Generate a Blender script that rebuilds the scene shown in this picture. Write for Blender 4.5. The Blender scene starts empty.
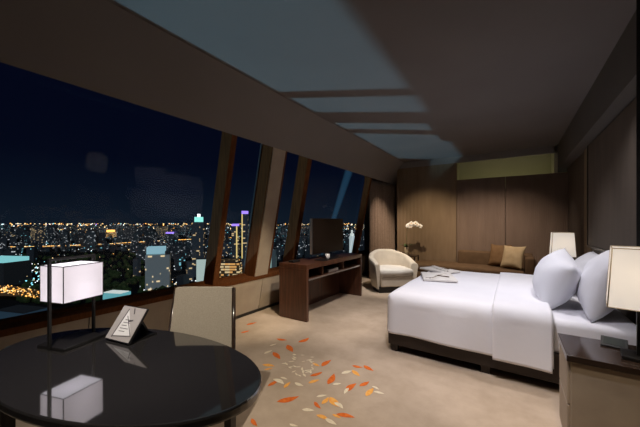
import bpy, bmesh, math, random
from mathutils import Vector, Matrix, noise
random.seed(7)
sc = bpy.context.scene
COL = sc.collection
PI = math.pi
R = math.radians

# ------------------------------------------------------------------ camera
F, VX, VY, EYE = 290.0, 513.0, 222.0, 1.38
YAW = math.atan((VX - 320) / F)
CA, SA = math.cos(YAW), math.sin(YAW)
cam = bpy.data.objects.new('camera', bpy.data.cameras.new('camera'))
COL.objects.link(cam)
cam.location = (0, 0, EYE)
cam.rotation_euler = (PI / 2, 0, YAW)
cam.data.sensor_width = 36
cam.data.lens = F / 640 * 36
cam.data.shift_y = (VY - 213.5) / 640
cam.data.clip_start = 0.05
cam.data.clip_end = 30000
sc.camera = cam
vs = sc.view_settings
vs.view_transform = 'Standard'; vs.look = 'None'; vs.gamma = 1; vs.use_curve_mapping = False
vs.exposure = 0.0
sc.cycles.use_denoising = True
sc.cycles.max_bounces = 8
sc.cycles.transparent_max_bounces = 16
sc.cycles.sample_clamp_indirect = 4
sc.cycles.caustics_reflective = False
sc.cycles.caustics_refractive = False

def at(x, y, z):                      # where the line of sight through a picture point meets the level z
    u, v = (x - 320) / F, (VY - y) / F
    t = (z - EYE) / v
    return Vector(((CA * u - SA) * t, (SA * u + CA) * t, z))

# ------------------------------------------------------------------ helpers
class MB:
    def __init__(self): self.bm = bmesh.new()
    def poly(self, pts, mi=0):
        f = self.bm.faces.new([self.bm.verts.new(p) for p in pts]); f.material_index = mi; return f
    def box(self, x0, x1, y0, y1, z0, z1, bev=0.0, mi=0, M=None, seg=2):
        P = [(x0,y0,z0),(x1,y0,z0),(x1,y1,z0),(x0,y1,z0),(x0,y0,z1),(x1,y0,z1),(x1,y1,z1),(x0,y1,z1)]
        return self.hexa(P, bev, mi, M, seg)
    def hexa(self, P, bev=0.0, mi=0, M=None, seg=2):
        vs_ = [self.bm.verts.new((M @ Vector(p)) if M else p) for p in P]
        fs = [self.bm.faces.new([vs_[i] for i in q]) for q in ((3,2,1,0),(4,5,6,7),(0,1,5,4),(1,2,6,5),(2,3,7,6),(3,0,4,7))]
        for f in fs: f.material_index = mi
        if bev > 0:
            es = list({e for f in fs for e in f.edges})
            r = bmesh.ops.bevel(self.bm, geom=es, offset=bev, segments=seg, profile=0.5, affect='EDGES')
            for f in r['faces']: f.material_index = mi
        return self
    def tube(self, pts, r, n=10, mi=0, cap=True):
        pts = [Vector(p) for p in pts]; rs = r if isinstance(r, (list, tuple)) else [r] * len(pts)
        rings = []
        for i, p in enumerate(pts):
            d = (pts[min(i+1, len(pts)-1)] - pts[max(i-1, 0)]).normalized()
            a = d.orthogonal().normalized() if i == 0 else (rings_a - d * rings_a.dot(d)).normalized()
            rings_a = a; b = d.cross(a)
            rings.append([self.bm.verts.new(p + (a * math.cos(2*PI*k/n) + b * math.sin(2*PI*k/n)) * rs[i]) for k in range(n)])
        for q in range(len(rings)-1):
            for k in range(n):
                f = self.bm.faces.new((rings[q][k], rings[q][(k+1)%n], rings[q+1][(k+1)%n], rings[q+1][k])); f.material_index = mi; f.smooth = True
        if cap:
            self.bm.faces.new(rings[0][::-1]).material_index = mi; self.bm.faces.new(rings[-1]).material_index = mi
        return self
    def lathe(self, prof, c=(0,0), n=28, mi=0):
        rings = [[self.bm.verts.new((c[0]+r*math.cos(2*PI*k/n), c[1]+r*math.sin(2*PI*k/n), z)) for k in range(n)] for r, z in prof]
        for q in range(len(rings)-1):
            for k in range(n):
                f = self.bm.faces.new((rings[q][k], rings[q][(k+1)%n], rings[q+1][(k+1)%n], rings[q+1][k])); f.material_index = mi; f.smooth = True
        self.bm.faces.new(rings[0][::-1]).material_index = mi; self.bm.faces.new(rings[-1]).material_index = mi
        return self
    def loft(self, rings, closed=True, capa=True, capb=True, mi=0, smooth=True):
        V = [[self.bm.verts.new(p) for p in r] for r in rings]
        n = len(V[0])
        for q in range(len(V)-1):
            for k in range(n if closed else n-1):
                f = self.bm.faces.new((V[q][k], V[q][(k+1)%n], V[q+1][(k+1)%n], V[q+1][k])); f.smooth = smooth; f.material_index = mi
        if capa: self.bm.faces.new(V[0][::-1]).material_index = mi
        if capb: self.bm.faces.new(V[-1]).material_index = mi
        return self
    def build(self, name, mats, parent=None, smooth=False, mods=()):
        bmesh.ops.recalc_face_normals(self.bm, faces=self.bm.faces)
        me = bpy.data.meshes.new(name); self.bm.to_mesh(me); self.bm.free()
        for m in (mats if isinstance(mats, (list, tuple)) else [mats]): me.materials.append(m)
        if smooth:
            for p in me.polygons: p.use_smooth = True
        o = bpy.data.objects.new(name, me); COL.objects.link(o)
        if parent: o.parent = parent
        for k, kw in mods:
            md = o.modifiers.new(k.lower(), k)
            for a, b in kw.items(): setattr(md, a, b)
        return o

def tag(o, label=None, cat=None, group=None, kind=None):
    for k, v in (('label', label), ('category', cat), ('group', group), ('kind', kind)):
        if v: o[k] = v
    return o
def empty(name, loc=(0,0,0), rz=0, label=None, cat=None, group=None):
    o = bpy.data.objects.new(name, None); COL.objects.link(o); o.location = loc; o.rotation_euler.z = rz; o.empty_display_size = .1
    return tag(o, label, cat, group)
def copy_tree(o, parent=None):
    c = o.copy(); COL.objects.link(c)
    if parent: c.parent = parent
    for ch in [x for x in list(bpy.data.objects) if x.parent == o]: copy_tree(ch, c)
    return c
def struct(o): o['kind'] = 'structure'; return o

# ------------------------------------------------------------------ materials
def srgb(r, g, b): return tuple(((c/255/12.92) if c/255 <= .04045 else ((c/255+.055)/1.055)**2.4) for c in (r,g,b)) + (1,)
def mat(name, col, rough=.6, spec=.5, metal=0, **kw):
    m = bpy.data.materials.new(name); m.use_nodes = True
    b = m.node_tree.nodes['Principled BSDF']
    b.inputs['Base Color'].default_value = col if len(col) == 4 else tuple(col) + (1,)
    b.inputs['Roughness'].default_value = rough; b.inputs['Specular IOR Level'].default_value = spec; b.inputs['Metallic'].default_value = metal
    for k, v in kw.items(): b.inputs[k.replace('_', ' ')].default_value = v
    return m
def N(m, t, **kw):
    n = m.node_tree.nodes.new(t)
    for k, v in kw.items(): setattr(n, k, v)
    return n
def L(m, a, b): m.node_tree.links.new(a, b)
def noisy(m, c1, c2, scale=(1,1,1), nscale=5, detail=4, bump=0, bscale=None, rough=.5, bdist=.002):
    """colour varied between c1 and c2 by stretched noise in object space, optional bump"""
    b = m.node_tree.nodes['Principled BSDF']
    tc = N(m, 'ShaderNodeTexCoord'); mp = N(m, 'ShaderNodeMapping'); mp.inputs['Scale'].default_value = scale
    L(m, tc.outputs['Object'], mp.inputs['Vector'])
    t = N(m, 'ShaderNodeTexNoise'); t.inputs['Scale'].default_value = nscale; t.inputs['Detail'].default_value = detail; t.inputs['Roughness'].default_value = rough
    L(m, mp.outputs[0], t.inputs['Vector'])
    r = N(m, 'ShaderNodeValToRGB'); r.color_ramp.elements[0].position = .3; r.color_ramp.elements[1].position = .7
    r.color_ramp.elements[0].color = c1 if len(c1) == 4 else tuple(c1)+(1,); r.color_ramp.elements[1].color = c2 if len(c2) == 4 else tuple(c2)+(1,)
    L(m, t.outputs['Fac'], r.inputs[0]); L(m, r.outputs[0], b.inputs['Base Color'])
    if bump:
        t2 = t
        if bscale:
            t2 = N(m, 'ShaderNodeTexNoise'); t2.inputs['Scale'].default_value = bscale; t2.inputs['Detail'].default_value = 2; L(m, mp.outputs[0], t2.inputs['Vector'])
        bp = N(m, 'ShaderNodeBump'); bp.inputs['Strength'].default_value = bump; bp.inputs['Distance'].default_value = bdist
        L(m, t2.outputs['Fac'], bp.inputs['Height']); L(m, bp.outputs[0], b.inputs['Normal'])
    return m
def emit(name, col, s, city=True):
    m = bpy.data.materials.new(name); m.use_nodes = True; nt = m.node_tree
    nt.nodes.remove(nt.nodes['Principled BSDF'])
    e = N(m, 'ShaderNodeEmission'); e.inputs[0].default_value = tuple(col[:3]) + (1,); e.inputs[1].default_value = s
    L(m, e.outputs[0], nt.nodes['Material Output'].inputs[0])
    if city: m.cycles.emission_sampling = 'NONE'
    return m

M = {}
M['carpet'] = noisy(mat('carpet', (.4,.33,.26), 1.0, .1), (.40,.31,.225), (.56,.445,.34), (1,1,1), 2.2, 8, .5, 260, .65)
M['leaf_orange'] = noisy(mat('leaf_orange', (.7,.16,.03), 1, .1), (.60,.11,.02), (.78,.20,.04), nscale=40)
M['leaf_yellow'] = noisy(mat('leaf_yellow', (.85,.42,.08), 1, .1), (.85,.34,.06), (.9,.5,.14), nscale=40)
M['leaf_white'] = noisy(mat('leaf_white', (.8,.7,.5), 1, .1), (.72,.6,.42), (.85,.76,.58), nscale=40)
M['ceiling'] = noisy(mat('ceiling_paint', (.32,.30,.29), .9, .2), (.155,.143,.141), (.168,.156,.154), nscale=1.5)
M['bulkhead'] = noisy(mat('bulkhead_paint', (.3,.27,.25), .9, .2), (.21,.190,.178), (.225,.204,.191), nscale=1.5)
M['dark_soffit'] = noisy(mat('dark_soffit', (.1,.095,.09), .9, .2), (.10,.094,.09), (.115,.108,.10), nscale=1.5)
M['beige_panel'] = noisy(mat('beige_panel', (.42,.35,.27), .85, .25), (.40,.325,.25), (.46,.38,.29), (1,1,1), 6, 4, .2, 220)
M['frame_brown'] = noisy(mat('frame_brown', (.13,.065,.035), .85, .08), (.10,.034,.011), (.165,.06,.02), (14,14,1.2), 3)
M['walnut'] = noisy(mat('walnut', (.08,.035,.02), .28, .5), (.05,.019,.011), (.125,.052,.029), (12,12,1.0), 2.2, 6, rough=.6)
M['black'] = mat('black_metal', (.012,.011,.011), .35, .5)
M['blackwall'] = mat('black_pier', (.004,.004,.004), .9, .1)
M['tabletop'] = noisy(mat('black_lacquer', (.03,.028,.03), .05, .8), (.024,.0225,.0225), (.028,.026,.026), nscale=3)
M['tabletop'].node_tree.nodes['Principled BSDF'].inputs['IOR'].default_value = 2.15
M['darkwood'] = noisy(mat('dark_wood', (.03,.02,.016), .12, .5), (.022,.014,.011), (.045,.028,.02), (2,14,14), 2)
M['bedbase'] = noisy(mat('bed_base_leather', (.04,.024,.016), .5, .4), (.020,.0115,.0075), (.030,.018,.012), nscale=5)
M['linen'] = noisy(mat('white_linen', (.80,.79,.82), .9, .15), (.79,.78,.815), (.83,.82,.85), (1,1,1), 3, 4, .25, 14, bdist=.006)
M['pillow'] = noisy(mat('pillow_cotton', (.78,.78,.82), .9, .15), (.74,.745,.80), (.80,.80,.84), (1,1,1), 3, 4, .3, 9, bdist=.008)
M['robe'] = noisy(mat('robe_cotton', (.75,.71,.66), .95, .1), (.70,.66,.61), (.80,.76,.71), (1,1,1), 8, 4, .4, 60)
M['cream'] = noisy(mat('cream_upholstery', (.62,.55,.46), .9, .15), (.58,.51,.42), (.66,.585,.49), (1,1,1), 6, 4, .2, 250)
M['chairback'] = noisy(mat('chair_fabric', (.38,.33,.26), .95, .1), (.38,.33,.255), (.47,.41,.32), (1,1,1), 180, 3, .3, 300)
M['daybed'] = noisy(mat('daybed_fabric', (.2,.125,.07), .9, .15), (.085,.052,.029), (.115,.071,.041), (1,1,1), 9, 4, .2, 250)
M['cush_brown'] = noisy(mat('cushion_brown', (.22,.12,.05), .8, .2), (.125,.070,.032), (.16,.092,.043), nscale=9)
M['cush_beige'] = noisy(mat('cushion_beige', (.5,.38,.22), .8, .2), (.33,.245,.14), (.39,.30,.185), nscale=9)
M['curtain'] = noisy(mat('curtain_fabric', (.22,.16,.125), .9, .15), (.20,.145,.11), (.25,.185,.145), (1,1,1), 30, 3)
M['white_ceramic'] = mat('white_ceramic', (.8,.78,.74), .3, .5)
M['vase'] = noisy(mat('stoneware', (.5,.4,.28), .4, .5), (.45,.36,.25), (.56,.46,.33), nscale=12)
M['petal'] = mat('petal', (.9,.88,.86), .6, .3)
M['green'] = noisy(mat('leaf_green', (.05,.09,.03), .4, .5), (.04,.075,.025), (.07,.11,.04), nscale=10)
M['screen'] = mat('tv_screen', (.012,.0065,.0045), .4, .2)
M['silver'] = mat('silver_trim', (.55,.55,.57), .35, .5, .9)
M['greyglass'] = mat('grey_glass', (.05,.056,.052), .15, .5)
M['beam_panel'] = M['ceiling']

def ribbed(name, c1, c2, axis, pitch):
    m = noisy(mat(name, c1, .75, .3), c1, c2, (1.2,1.2,.25), 6, 5)
    b = m.node_tree.nodes['Principled BSDF']
    tc = N(m, 'ShaderNodeTexCoord'); sx = N(m, 'ShaderNodeSeparateXYZ'); L(m, tc.outputs['Object'], sx.inputs[0])
    mu = N(m, 'ShaderNodeMath', operation='MULTIPLY'); mu.inputs[1].default_value = 2*PI/pitch; L(m, sx.outputs[axis], mu.inputs[0])
    sn = N(m, 'ShaderNodeMath', operation='SINE'); L(m, mu.outputs[0], sn.inputs[0])
    bp = N(m, 'ShaderNodeBump'); bp.inputs['Strength'].default_value = .6; bp.inputs['Distance'].default_value = .004
    L(m, sn.outputs[0], bp.inputs['Height']); L(m, bp.outputs[0], b.inputs['Normal'])
    return m
M['wall_fabric'] = ribbed('wall_fabric', (.150,.104,.078), (.185,.130,.098), 0, .035)
M['wardrobe'] = ribbed('wardrobe_panel', (.165,.113,.070), (.20,.140,.088), 0, .09)
M['wall_side'] = ribbed('wall_side_fabric', (.095,.076,.062), (.12,.096,.078), 1, .03)
M['wall_strip'] = ribbed('wall_strip_wood', (.20,.15,.105), (.25,.19,.13), 1, .2)
M['niche'] = noisy(mat('niche_paint', (.42,.40,.27), .9, .2), (.40,.385,.26), (.45,.425,.29), nscale=2)

# thin pane: mostly clear, a faint mirror
g = bpy.data.materials.new('window_glass'); g.use_nodes = True; nt = g.node_tree; nt.nodes.remove(nt.nodes['Principled BSDF'])
tr = N(g, 'ShaderNodeBsdfTransparent'); tr.inputs[0].default_value = (.99,1,1,1); gl = N(g, 'ShaderNodeBsdfGlossy'); gl.inputs['Roughness'].default_value = .02; gl.inputs[0].default_value = (.05,.052,.055,1)
mx = N(g, 'ShaderNodeMixShader'); mx.inputs[0].default_value = .10
L(g, tr.outputs[0], mx.inputs[1]); L(g, gl.outputs[0], mx.inputs[2]); L(g, mx.outputs[0], nt.nodes['Material Output'].inputs[0])
M['glass'] = g
# lamp shade cloth: lets light through
def shade_mat(name, col, glow):
    m = bpy.data.materials.new(name); m.use_nodes = True; nt = m.node_tree; nt.nodes.remove(nt.nodes['Principled BSDF'])
    d = N(m, 'ShaderNodeBsdfDiffuse'); d.inputs[0].default_value = col
    t = N(m, 'ShaderNodeBsdfTranslucent'); t.inputs[0].default_value = col
    x = N(m, 'ShaderNodeMixShader'); x.inputs[0].default_value = .6
    e = N(m, 'ShaderNodeEmission'); e.inputs[0].default_value = col; e.inputs[1].default_value = glow
    ad = N(m, 'ShaderNodeAddShader')
    L(m, d.outputs[0], x.inputs[1]); L(m, t.outputs[0], x.inputs[2]); L(m, x.outputs[0], ad.inputs[0]); L(m, e.outputs[0], ad.inputs[1]); L(m, ad.outputs[0], nt.nodes['Material Output'].inputs[0])
    return m
M['shade_white'] = shade_mat('shade_white', (.86,.82,.85,1), .16)
M['diffuser'] = shade_mat('diffuser_white', (.88,.86,.90,1), .55)
M['shade_cream'] = shade_mat('shade_cream', (.88,.84,.79,1), .24)

# ------------------------------------------------------------------ room shell
CEIL = 2.90
YB, YF = 7.37, -2.2                   # back wall plane, wall behind the camera
XR = 0.89
def xin(z): return -2.80 - .2 * (1.034 - (z - EYE))      # inner plane of the leaning window wall
REC = .245                            # depth of the window reveal

leaf_px = {  # end points of the printed leaves of the carpet
 1: [(130,283,193,268),(190,118,220,105),(160,125,175,145),(120,145,140,165),(105,240,137,222),(222,212,258,200),(255,185,282,167),
     (272,235,290,205),(325,255,352,232),(360,240,388,227),(340,182,370,188),(372,182,400,198),(235,283,253,303),(295,318,348,328),
     (45,70,75,62),(30,92,55,85),(130,108,160,112),(60,330,76,352)],
 2: [(340,195,362,213),(378,268,400,245),(255,290,275,270),(90,180,125,185),(150,245,168,228),(240,320,275,335),(230,175,250,185),
     (278,270,312,300),(218,232,250,222),(285,318,310,330),(95,195,120,190)],
 3: [(310,205,340,197),(285,235,310,232),(200,305,235,308),(265,330,297,348),(290,285,315,303),(400,255,430,262),(240,270,270,265),
     (120,220,150,235),(180,230,205,240),(95,150,118,140),(110,128,130,122),(165,345,190,352),(140,215,160,222),(330,245,318,262),(395,240,415,250)]}
fl = MB(); fl.box(-3.75, 1.2, YF, 8.2, -.1, 0)
zl = .0012
for mi, lst in leaf_px.items():
    for (a, b, c, d) in lst:
        p, q = at(230 + a/2.783, 300 + b/2.783, 0), at(230 + c/2.783, 300 + d/2.783, 0)
        ax = q - p; n = Vector((-ax.y, ax.x, 0)) * random.uniform(.15, .20); cv = n * random.uniform(-.5, .5)
        up = []; dn = []
        for k in range(9):
            t = k / 8; w = math.sin(PI * t ** .8) ; base = p + ax * t + cv * math.sin(PI * t)
            up.append(base + n * w); dn.append(base - n * w)
        zl += .00002
        fl.poly([(v.x, v.y, zl) for v in up + dn[::-1][1:-1]], mi)
for _ in range(34):                   # the pale sprig of small leaves
    x, y = random.uniform(150, 232), random.uniform(150, 212)
    p = at(230 + x/2.783, 300 + y/2.783, 0); th = random.uniform(-.5, .5) + (.9 if random.random() < .5 else -.5); l = random.uniform(.02, .036)
    d = Vector((math.cos(th), math.sin(th), 0)) * l; n = Vector((-d.y, d.x, 0)) * .28
    zl += .00002
    fl.poly([(v.x, v.y, zl) for v in (p - d, p - d*.3 + n, p + d*.4 + n, p + d, p + d*.4 - n, p - d*.3 - n)], 3)
struct(fl.build('floor', [M['carpet'], M['leaf_orange'], M['leaf_yellow'], M['leaf_white']]))

b = MB(); b.box(-3.75, 1.2, YF, 8.2, CEIL, CEIL + .15); struct(b.build('ceiling', M['ceiling']))
# sloped bulkhead panel over the window
BX0, BZ0, BX1 = -2.76, EYE + 1.034, -2.32
dv = Vector((BX1 - BX0, 0, CEIL - BZ0)).normalized(); nv = Vector((-dv.z, 0, dv.x)) * .045
P = [Vector((BX0, 0, BZ0)), Vector((BX1, 0, CEIL)), Vector((BX1, 0, CEIL)) + nv * 1.6, Vector((BX0, 0, BZ0)) + nv]
b = MB(); b.loft([[(p.x, y, min(p.z, CEIL)) for p in P] for y in (YF, 8.0)], smooth=False); struct(b.build('trim_1', M['bulkhead']))
# right bulkhead
b = MB(); b.box(.734, 1.15, YF, YB + .6, EYE + 1.057, CEIL); struct(b.build('trim_2', M['dark_soffit']))
# beam over the back wall
b = MB(); b.box(-2.5, .734, YB, YB + .06, 2.755, CEIL); struct(b.build('trim_3', M['bulkhead']))
# back wall: wardrobe panel, padded fabric panel with a lit niche above
b = MB(); b.box(-2.5, -1.095, YB, YB + .12, 0, 2.755); 
wb = struct(b.build('wall_back', M['wardrobe']))
b = MB(); b.box(-1.092, -.141, YB + .02, YB + .10, 0, 2.355, .004); b.box(-.133, .90, YB + .02, YB + .10, 0, 2.355, .004)
b.build('fabric_panel', M['wall_fabric'], wb)
b = MB(); b.box(-2.5, 1.1, 7.95, 8.05, 0, CEIL); b.box(-1.15, -1.10, YB + .12, 7.95, 0, CEIL); b.box(.68, .734, YB + .0, 7.95, 2.36, CEIL)
b.box(-1.10, .68, YB + .10, 7.95, 2.10, 2.14)
b.build('niche_lining', M['niche'], wb)
b = MB(); b.box(-3.7, -2.5, 7.95, 8.05, 0, CEIL); b.box(-2.5, -2.45, YB + .12, 7.95, 0, CEIL); b.build('curtain_pocket', M['wardrobe'], wb)
# right wall with the big padded panel over the bed
b = MB(); b.box(XR, XR + .12, YF, YB + .1, 0, CEIL); wr = struct(b.build('wall_right', M['wall_side']))
b = MB(); b.box(XR - .012, XR, 5.31, 5.75, 0, EYE + 1.057); b.build('wood_strip', M['wall_strip'], wr)
b = MB(); b.box(XR - .045, XR, 2.75, 5.27, 1.07, EYE + 1.03, .006); tp = struct(b.build('trim_4', M['wall_side']))
b = MB()
for q in ((2.72, 2.75, 1.04, 2.41), (5.27, 5.30, 1.04, 2.41)): b.box(XR - .055, XR, q[0], q[1], q[2], q[3])
b.box(XR - .055, XR, 2.75, 5.27, 1.04, 1.07); b.build('panel_frame', M['black'], tp)
# dark pier between bedside table and bed
b = MB(); b.box(.668, XR, 2.60, 2.71, 0, CEIL); struct(b.build('trim_5', M['blackwall']))
b = MB(); b.box(-3.75, 1.1, YF - .1, YF, -.1, CEIL + .1); struct(b.build('wall_front', M['wall_side']))

# leaning window wall
def slab(mb, y0, y1, z0, z1, d_in, d_out, bev=0, mi=0):
    """box leaning with the window wall: from d_in to d_out outside its inner plane"""
    P = [(xin(z0)-d_out,y0,z0),(xin(z0)-d_in,y0,z0),(xin(z0)-d_in,y1,z0),(xin(z0)-d_out,y1,z0),
         (xin(z1)-d_out,y0,z1),(xin(z1)-d_in,y0,z1),(xin(z1)-d_in,y1,z1),(xin(z1)-d_out,y1,z1)]
    mb.hexa(P, bev, mi)
SILL = .556
b = MB()
for y0, y1 in ((YF, 1.02), (1.03, 2.33), (2.34, 3.20), (3.21, 4.9), (4.91, 8.0)): slab(b, y0, y1, 0, SILL - .035, 0, .30)
wl = struct(b.build('wall_left', M['beige_panel']))
b = MB(); slab(b, YF, 8.0, 0, .045, -.012, .0); struct(b.build('baseboard_left', M['black']))
b = MB(); slab(b, YF, 8.0, SILL - .035, SILL + .02, -.006, .36); sl = struct(b.build('trim_6', M['frame_brown']))
def mullion(name, y0, y1, din, dout, m):
    b = MB(); slab(b, y0, y1, SILL + .02, CEIL, din, dout); return struct(b.build(name, m))
mullion('trim_7', 2.305, 2.385, 0, .20, M['frame_brown'])
m2 = mullion('trim_8', 3.02, 3.34, .012, .26, M['frame_brown'])
b = MB(); slab(b, 3.03, 3.285, SILL + .02, CEIL, -.004, .012); b.build('fabric_face', M['beige_panel'], m2)
b = MB(); slab(b, 3.006, 3.02, SILL + .02, CEIL, .225, .245); b.build('metal_bead', M['silver'], m2)
mullion('trim_9', 3.85, 3.965, 0, .20, M['frame_brown'])
mullion('trim_10', 6.36, 6.44, 0, .14, M['frame_brown'])
for n, (y0, y1) in enumerate(((YF, 2.305), (2.385, 3.006), (3.34, 3.85), (3.965, 6.36), (6.44, 7.95)), 1):
    b = MB(); slab(b, y0, y1, SILL + .02, SILL + .05, .17, .24); slab(b, y0, y1, CEIL - .04, CEIL, .17, .24)
    w = struct(b.build('window_%d' % n, M['frame_brown']))
    b = MB(); slab(b, y0, y1, SILL + .05, CEIL - .04, .205, .215); b.build('pane', M['glass'], w)

# ------------------------------------------------------------------ pillow-like cushions
def cushion(name, mats, w, h, t, M4, parent=None, nz=0., seed=0, n=18, pinch=.07):
    b = MB(); bm = b.bm
    grid = {}
    for side in (1, -1):
        for i in range(n+1):
            for j in range(n+1):
                u, v = 2*i/n - 1, 2*j/n - 1
                edge = i in (0, n) or j in (0, n)
                if edge and side == -1: grid[(side,i,j)] = grid[(1,i,j)]; continue
                k = (max(0,(1-abs(u)**2.3)) * max(0,(1-abs(v)**2.3))) ** .56
                x = u*w/2*(1 - pinch*(1-abs(v)**2)*abs(u)**3); y = v*h/2*(1 - pinch*(1-abs(u)**2)*abs(v)**3)
                q = noise.noise(Vector((u*2.2+seed, v*2.2, side*3+seed)))*nz
                grid[(side,i,j)] = bm.verts.new(M4 @ Vector((x, y, side*(t/2*k) + q*k)))
    for side in (1, -1):
        for i in range(n):
            for j in range(n):
                q = [grid[(side,i,j)], grid[(side,i+1,j)], grid[(side,i+1,j+1)], grid[(side,i,j+1)]]
                f = bm.faces.new(q if side == 1 else q[::-1]); f.smooth = True
    return b.build(name, mats, parent)

# ------------------------------------------------------------------ bed
BX, BY0, BY1 = -1.12, 3.00, 4.93
bed = empty('bed', (0,0,0), 0, 'wide bed with dark brown base and white mattress, standing against the right wall', 'bed')
b = MB(); b.box(BX, XR - .06, BY0, BY1, .075, .31, .012); b.build('bed_base', M['bedbase'], bed)
for (x, y) in ((BX+.06, BY0+.06), (BX+.06, BY1-.06), (XR-.14, BY0+.06), (XR-.14, BY1-.06), (-.21, BY0+.07), (-.21, BY1-.07)):
    b = MB(); b.hexa([(x-.03,y-.03,0),(x+.03,y-.03,0),(x+.03,y+.03,0),(x-.03,y+.03,0),(x-.04,y-.04,.076),(x+.04,y-.04,.076),(x+.04,y+.04,.076),(x-.04,y+.04,.076)]); b.build('leg', M['bedbase'], bed)
b = MB(); b.box(BX+.02, XR - .07, BY0+.015, BY1-.015, .31, .585, .05, seg=4); b.build('mattress', M['linen'], bed, smooth=True)
b = MB(); b.box(XR - .058, XR - .002, BY0-.02, BY1+.02, .05, 1.035, .015); b.build('headboard', M['wall_side'], bed)

def shell(name, x0, x1, y0, y1, ztop, hem, r, mat_, parent=None, nx=70, ny=70, amp=.006, foot=True, thick=.012, hemamp=.012, seed=0):
    """cloth lying over the bed: top, both sides and (foot) the end, soft corners and a waving hem"""
    b = MB(); bm = b.bm; V = {}
    nzl = 16; drop = ztop - hem
    js = []                                     # profile across: side hem up, over, down
    for k in range(nzl): js.append((y0, hem + (drop - r) * k / nzl, 's'))
    for k in range(6): a = PI/2*k/6; js.append((y0 + r - r*math.cos(a), ztop - r + r*math.sin(a), 'c'))
    for k in range(ny+1): js.append((y0 + r + (y1-y0-2*r)*k/ny, ztop, 't'))
    for k in range(1, 7): a = PI/2*k/6; js.append((y1 - r + r*math.sin(a), ztop - r + r*math.cos(a), 'c'))
    for k in range(1, nzl+1): js.append((y1, ztop - r - (drop - r) * k / nzl, 's'))
    iss = []
    if foot:
        for k in range(nzl): iss.append(('f', hem + (drop - r)*k/nzl, x0))
        for k in range(6): a = PI/2*k/6; iss.append(('f', ztop - r + r*math.sin(a), x0 + r - r*math.cos(a)))
    xs = x0 + (r if foot else 0)
    for k in range(nx+1): iss.append(('t', ztop, xs + (x1-xs)*k/nx))
    for i, (t, zi, x) in enumerate(iss):
        for j, (y, zj, tj) in enumerate(js):
            z = min(zi, zj) if t == 'f' else zj
            yy, xx = y, x
            if t == 'f' and tj != 't':          # round the corner
                e = ztop - zj; ex = ztop - zi
                z = zj if e > ex else zi
                z = ztop - math.hypot(min(e, drop), min(ex, drop)) * .0 - max(e, ex)
                cy = y0 + r if y < (y0+y1)/2 else y1 - r
                dy = (y - cy); dx = x - (x0 + r)
                l = math.hypot(dx, dy)
                if l > r: xx = x0 + r + dx*r/l; yy = cy + dy*r/l
            p = Vector((xx, yy, z))
            q = noise.noise(Vector((xx*2.3+seed, yy*2.3, z*1.5)))*amp + noise.noise(Vector((xx*6+seed, yy*5, z*1.2+9)))*amp*.5
            side = max(0, min(1, (ztop - z)/drop))
            if tj == 's': yy += (-1 if y < (y0+y1)/2 else 1)*(.012*side + q*1.6 + hemamp*side*math.sin(xx*9+seed))
            if t == 'f': xx -= .012*side + q*1.6 + hemamp*side*math.sin(yy*8)
            z += q + (hemamp*.5*math.sin(xx*5+yy*4+seed) if side > .95 else 0)
            V[i,j] = bm.verts.new((xx, yy, z))
    for i in range(len(iss)-1):
        for j in range(len(js)-1):
            bm.faces.new((V[i,j], V[i+1,j], V[i+1,j+1], V[i,j+1])).smooth = True
    bmesh.ops.remove_doubles(bm, verts=bm.verts, dist=.0005)
    return b.build(name, mat_, parent, mods=[('SOLIDIFY', dict(thickness=thick, offset=1))])
dv_ = shell('duvet', BX-.015, .27, BY0-.02, BY1+.02, .625, .205, .10, M['linen'])
tag(dv_, 'smooth white duvet spread over the bed and hanging down its sides', 'duvet')
shell('turned_back_fold', -.15, .262, BY0-.052, BY1+.052, .650, .185, .10, M['linen'], dv_, nx=24, foot=False, seed=4, amp=.008)

def lean(x, y, z, tilt, yaw=0, roll=0):
    """pillow plane: width along Y, height leaning back toward +X by tilt from the vertical"""
    Rm = Matrix.Rotation(yaw, 4, 'Z') @ Matrix.Rotation(-PI/2 + 0, 4, 'Z') @ Matrix.Rotation(PI/2 - tilt, 4, 'X') @ Matrix.Rotation(roll, 4, 'Z')
    return Matrix.Translation((x, y, z)) @ Rm
PILL = [((.645,3.43,.86), R(20), R(-6), R(-4), .76, .55, .29, 'white pillow against the headboard on the near side, lower corner beside the bedside table'),
        ((.345,3.63,.84), R(24), R(2), R(-9), .78, .48, .33, 'plump white pillow standing in front of the others, nearest the duvet fold'),
        ((.66,4.42,.83), R(38), 0, 0, .76, .5, .2, 'white pillow lying low against the far half of the headboard, mostly hidden')]
for k, (p, tl, yw, rl, pw, ph, pt_, lb) in enumerate(PILL):
    o = cushion('pillow', M['pillow'], pw, ph, pt_, lean(*p, tl, yw, rl), None, .018, k*5+1)
    tag(o, lb, 'pillow', 'bed pillows')

def folded_cloth(name, cx, cy, z, rz, w, l, label):
    e = empty(name, (cx, cy, z), rz, label, 'bathrobe')
    b = MB(); b.box(-w/2, w/2, -l/2, l/2, 0, .03, .013, seg=3); o = b.build('folded_body', M['robe'], e, True)
    b = MB(); b.loft([[( -w*.46+t*.03, -l/2+.03, .029),( -w*.46+t*.03+.07, -l/2+.03, .029),( -w*.40+t*.03+.07, -l/2+.03, .045),(-w*.42+t*.03, -l/2+.03, .045)] for t in (0,)] +
                     [[( -w*.1, l*.1, .029),( -w*.1+.08, l*.1, .029),( -w*.1+.08, l*.1, .046),(-w*.1, l*.1, .046)],
                      [( w*.25, l*.44, .029),( w*.25+.08, l*.44, .029),( w*.25+.07, l*.44, .043),(w*.25, l*.44, .043)]], smooth=False)
    b.build('collar', M['robe'], e)
    b = MB(); b.tube([(-w*.3, -l*.45, .036), (-w*.05, -l*.1, .042), (w*.3, -l*.2, .037)], .006, 6); b.build('belt', M['daybed'], e)
    return e
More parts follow.
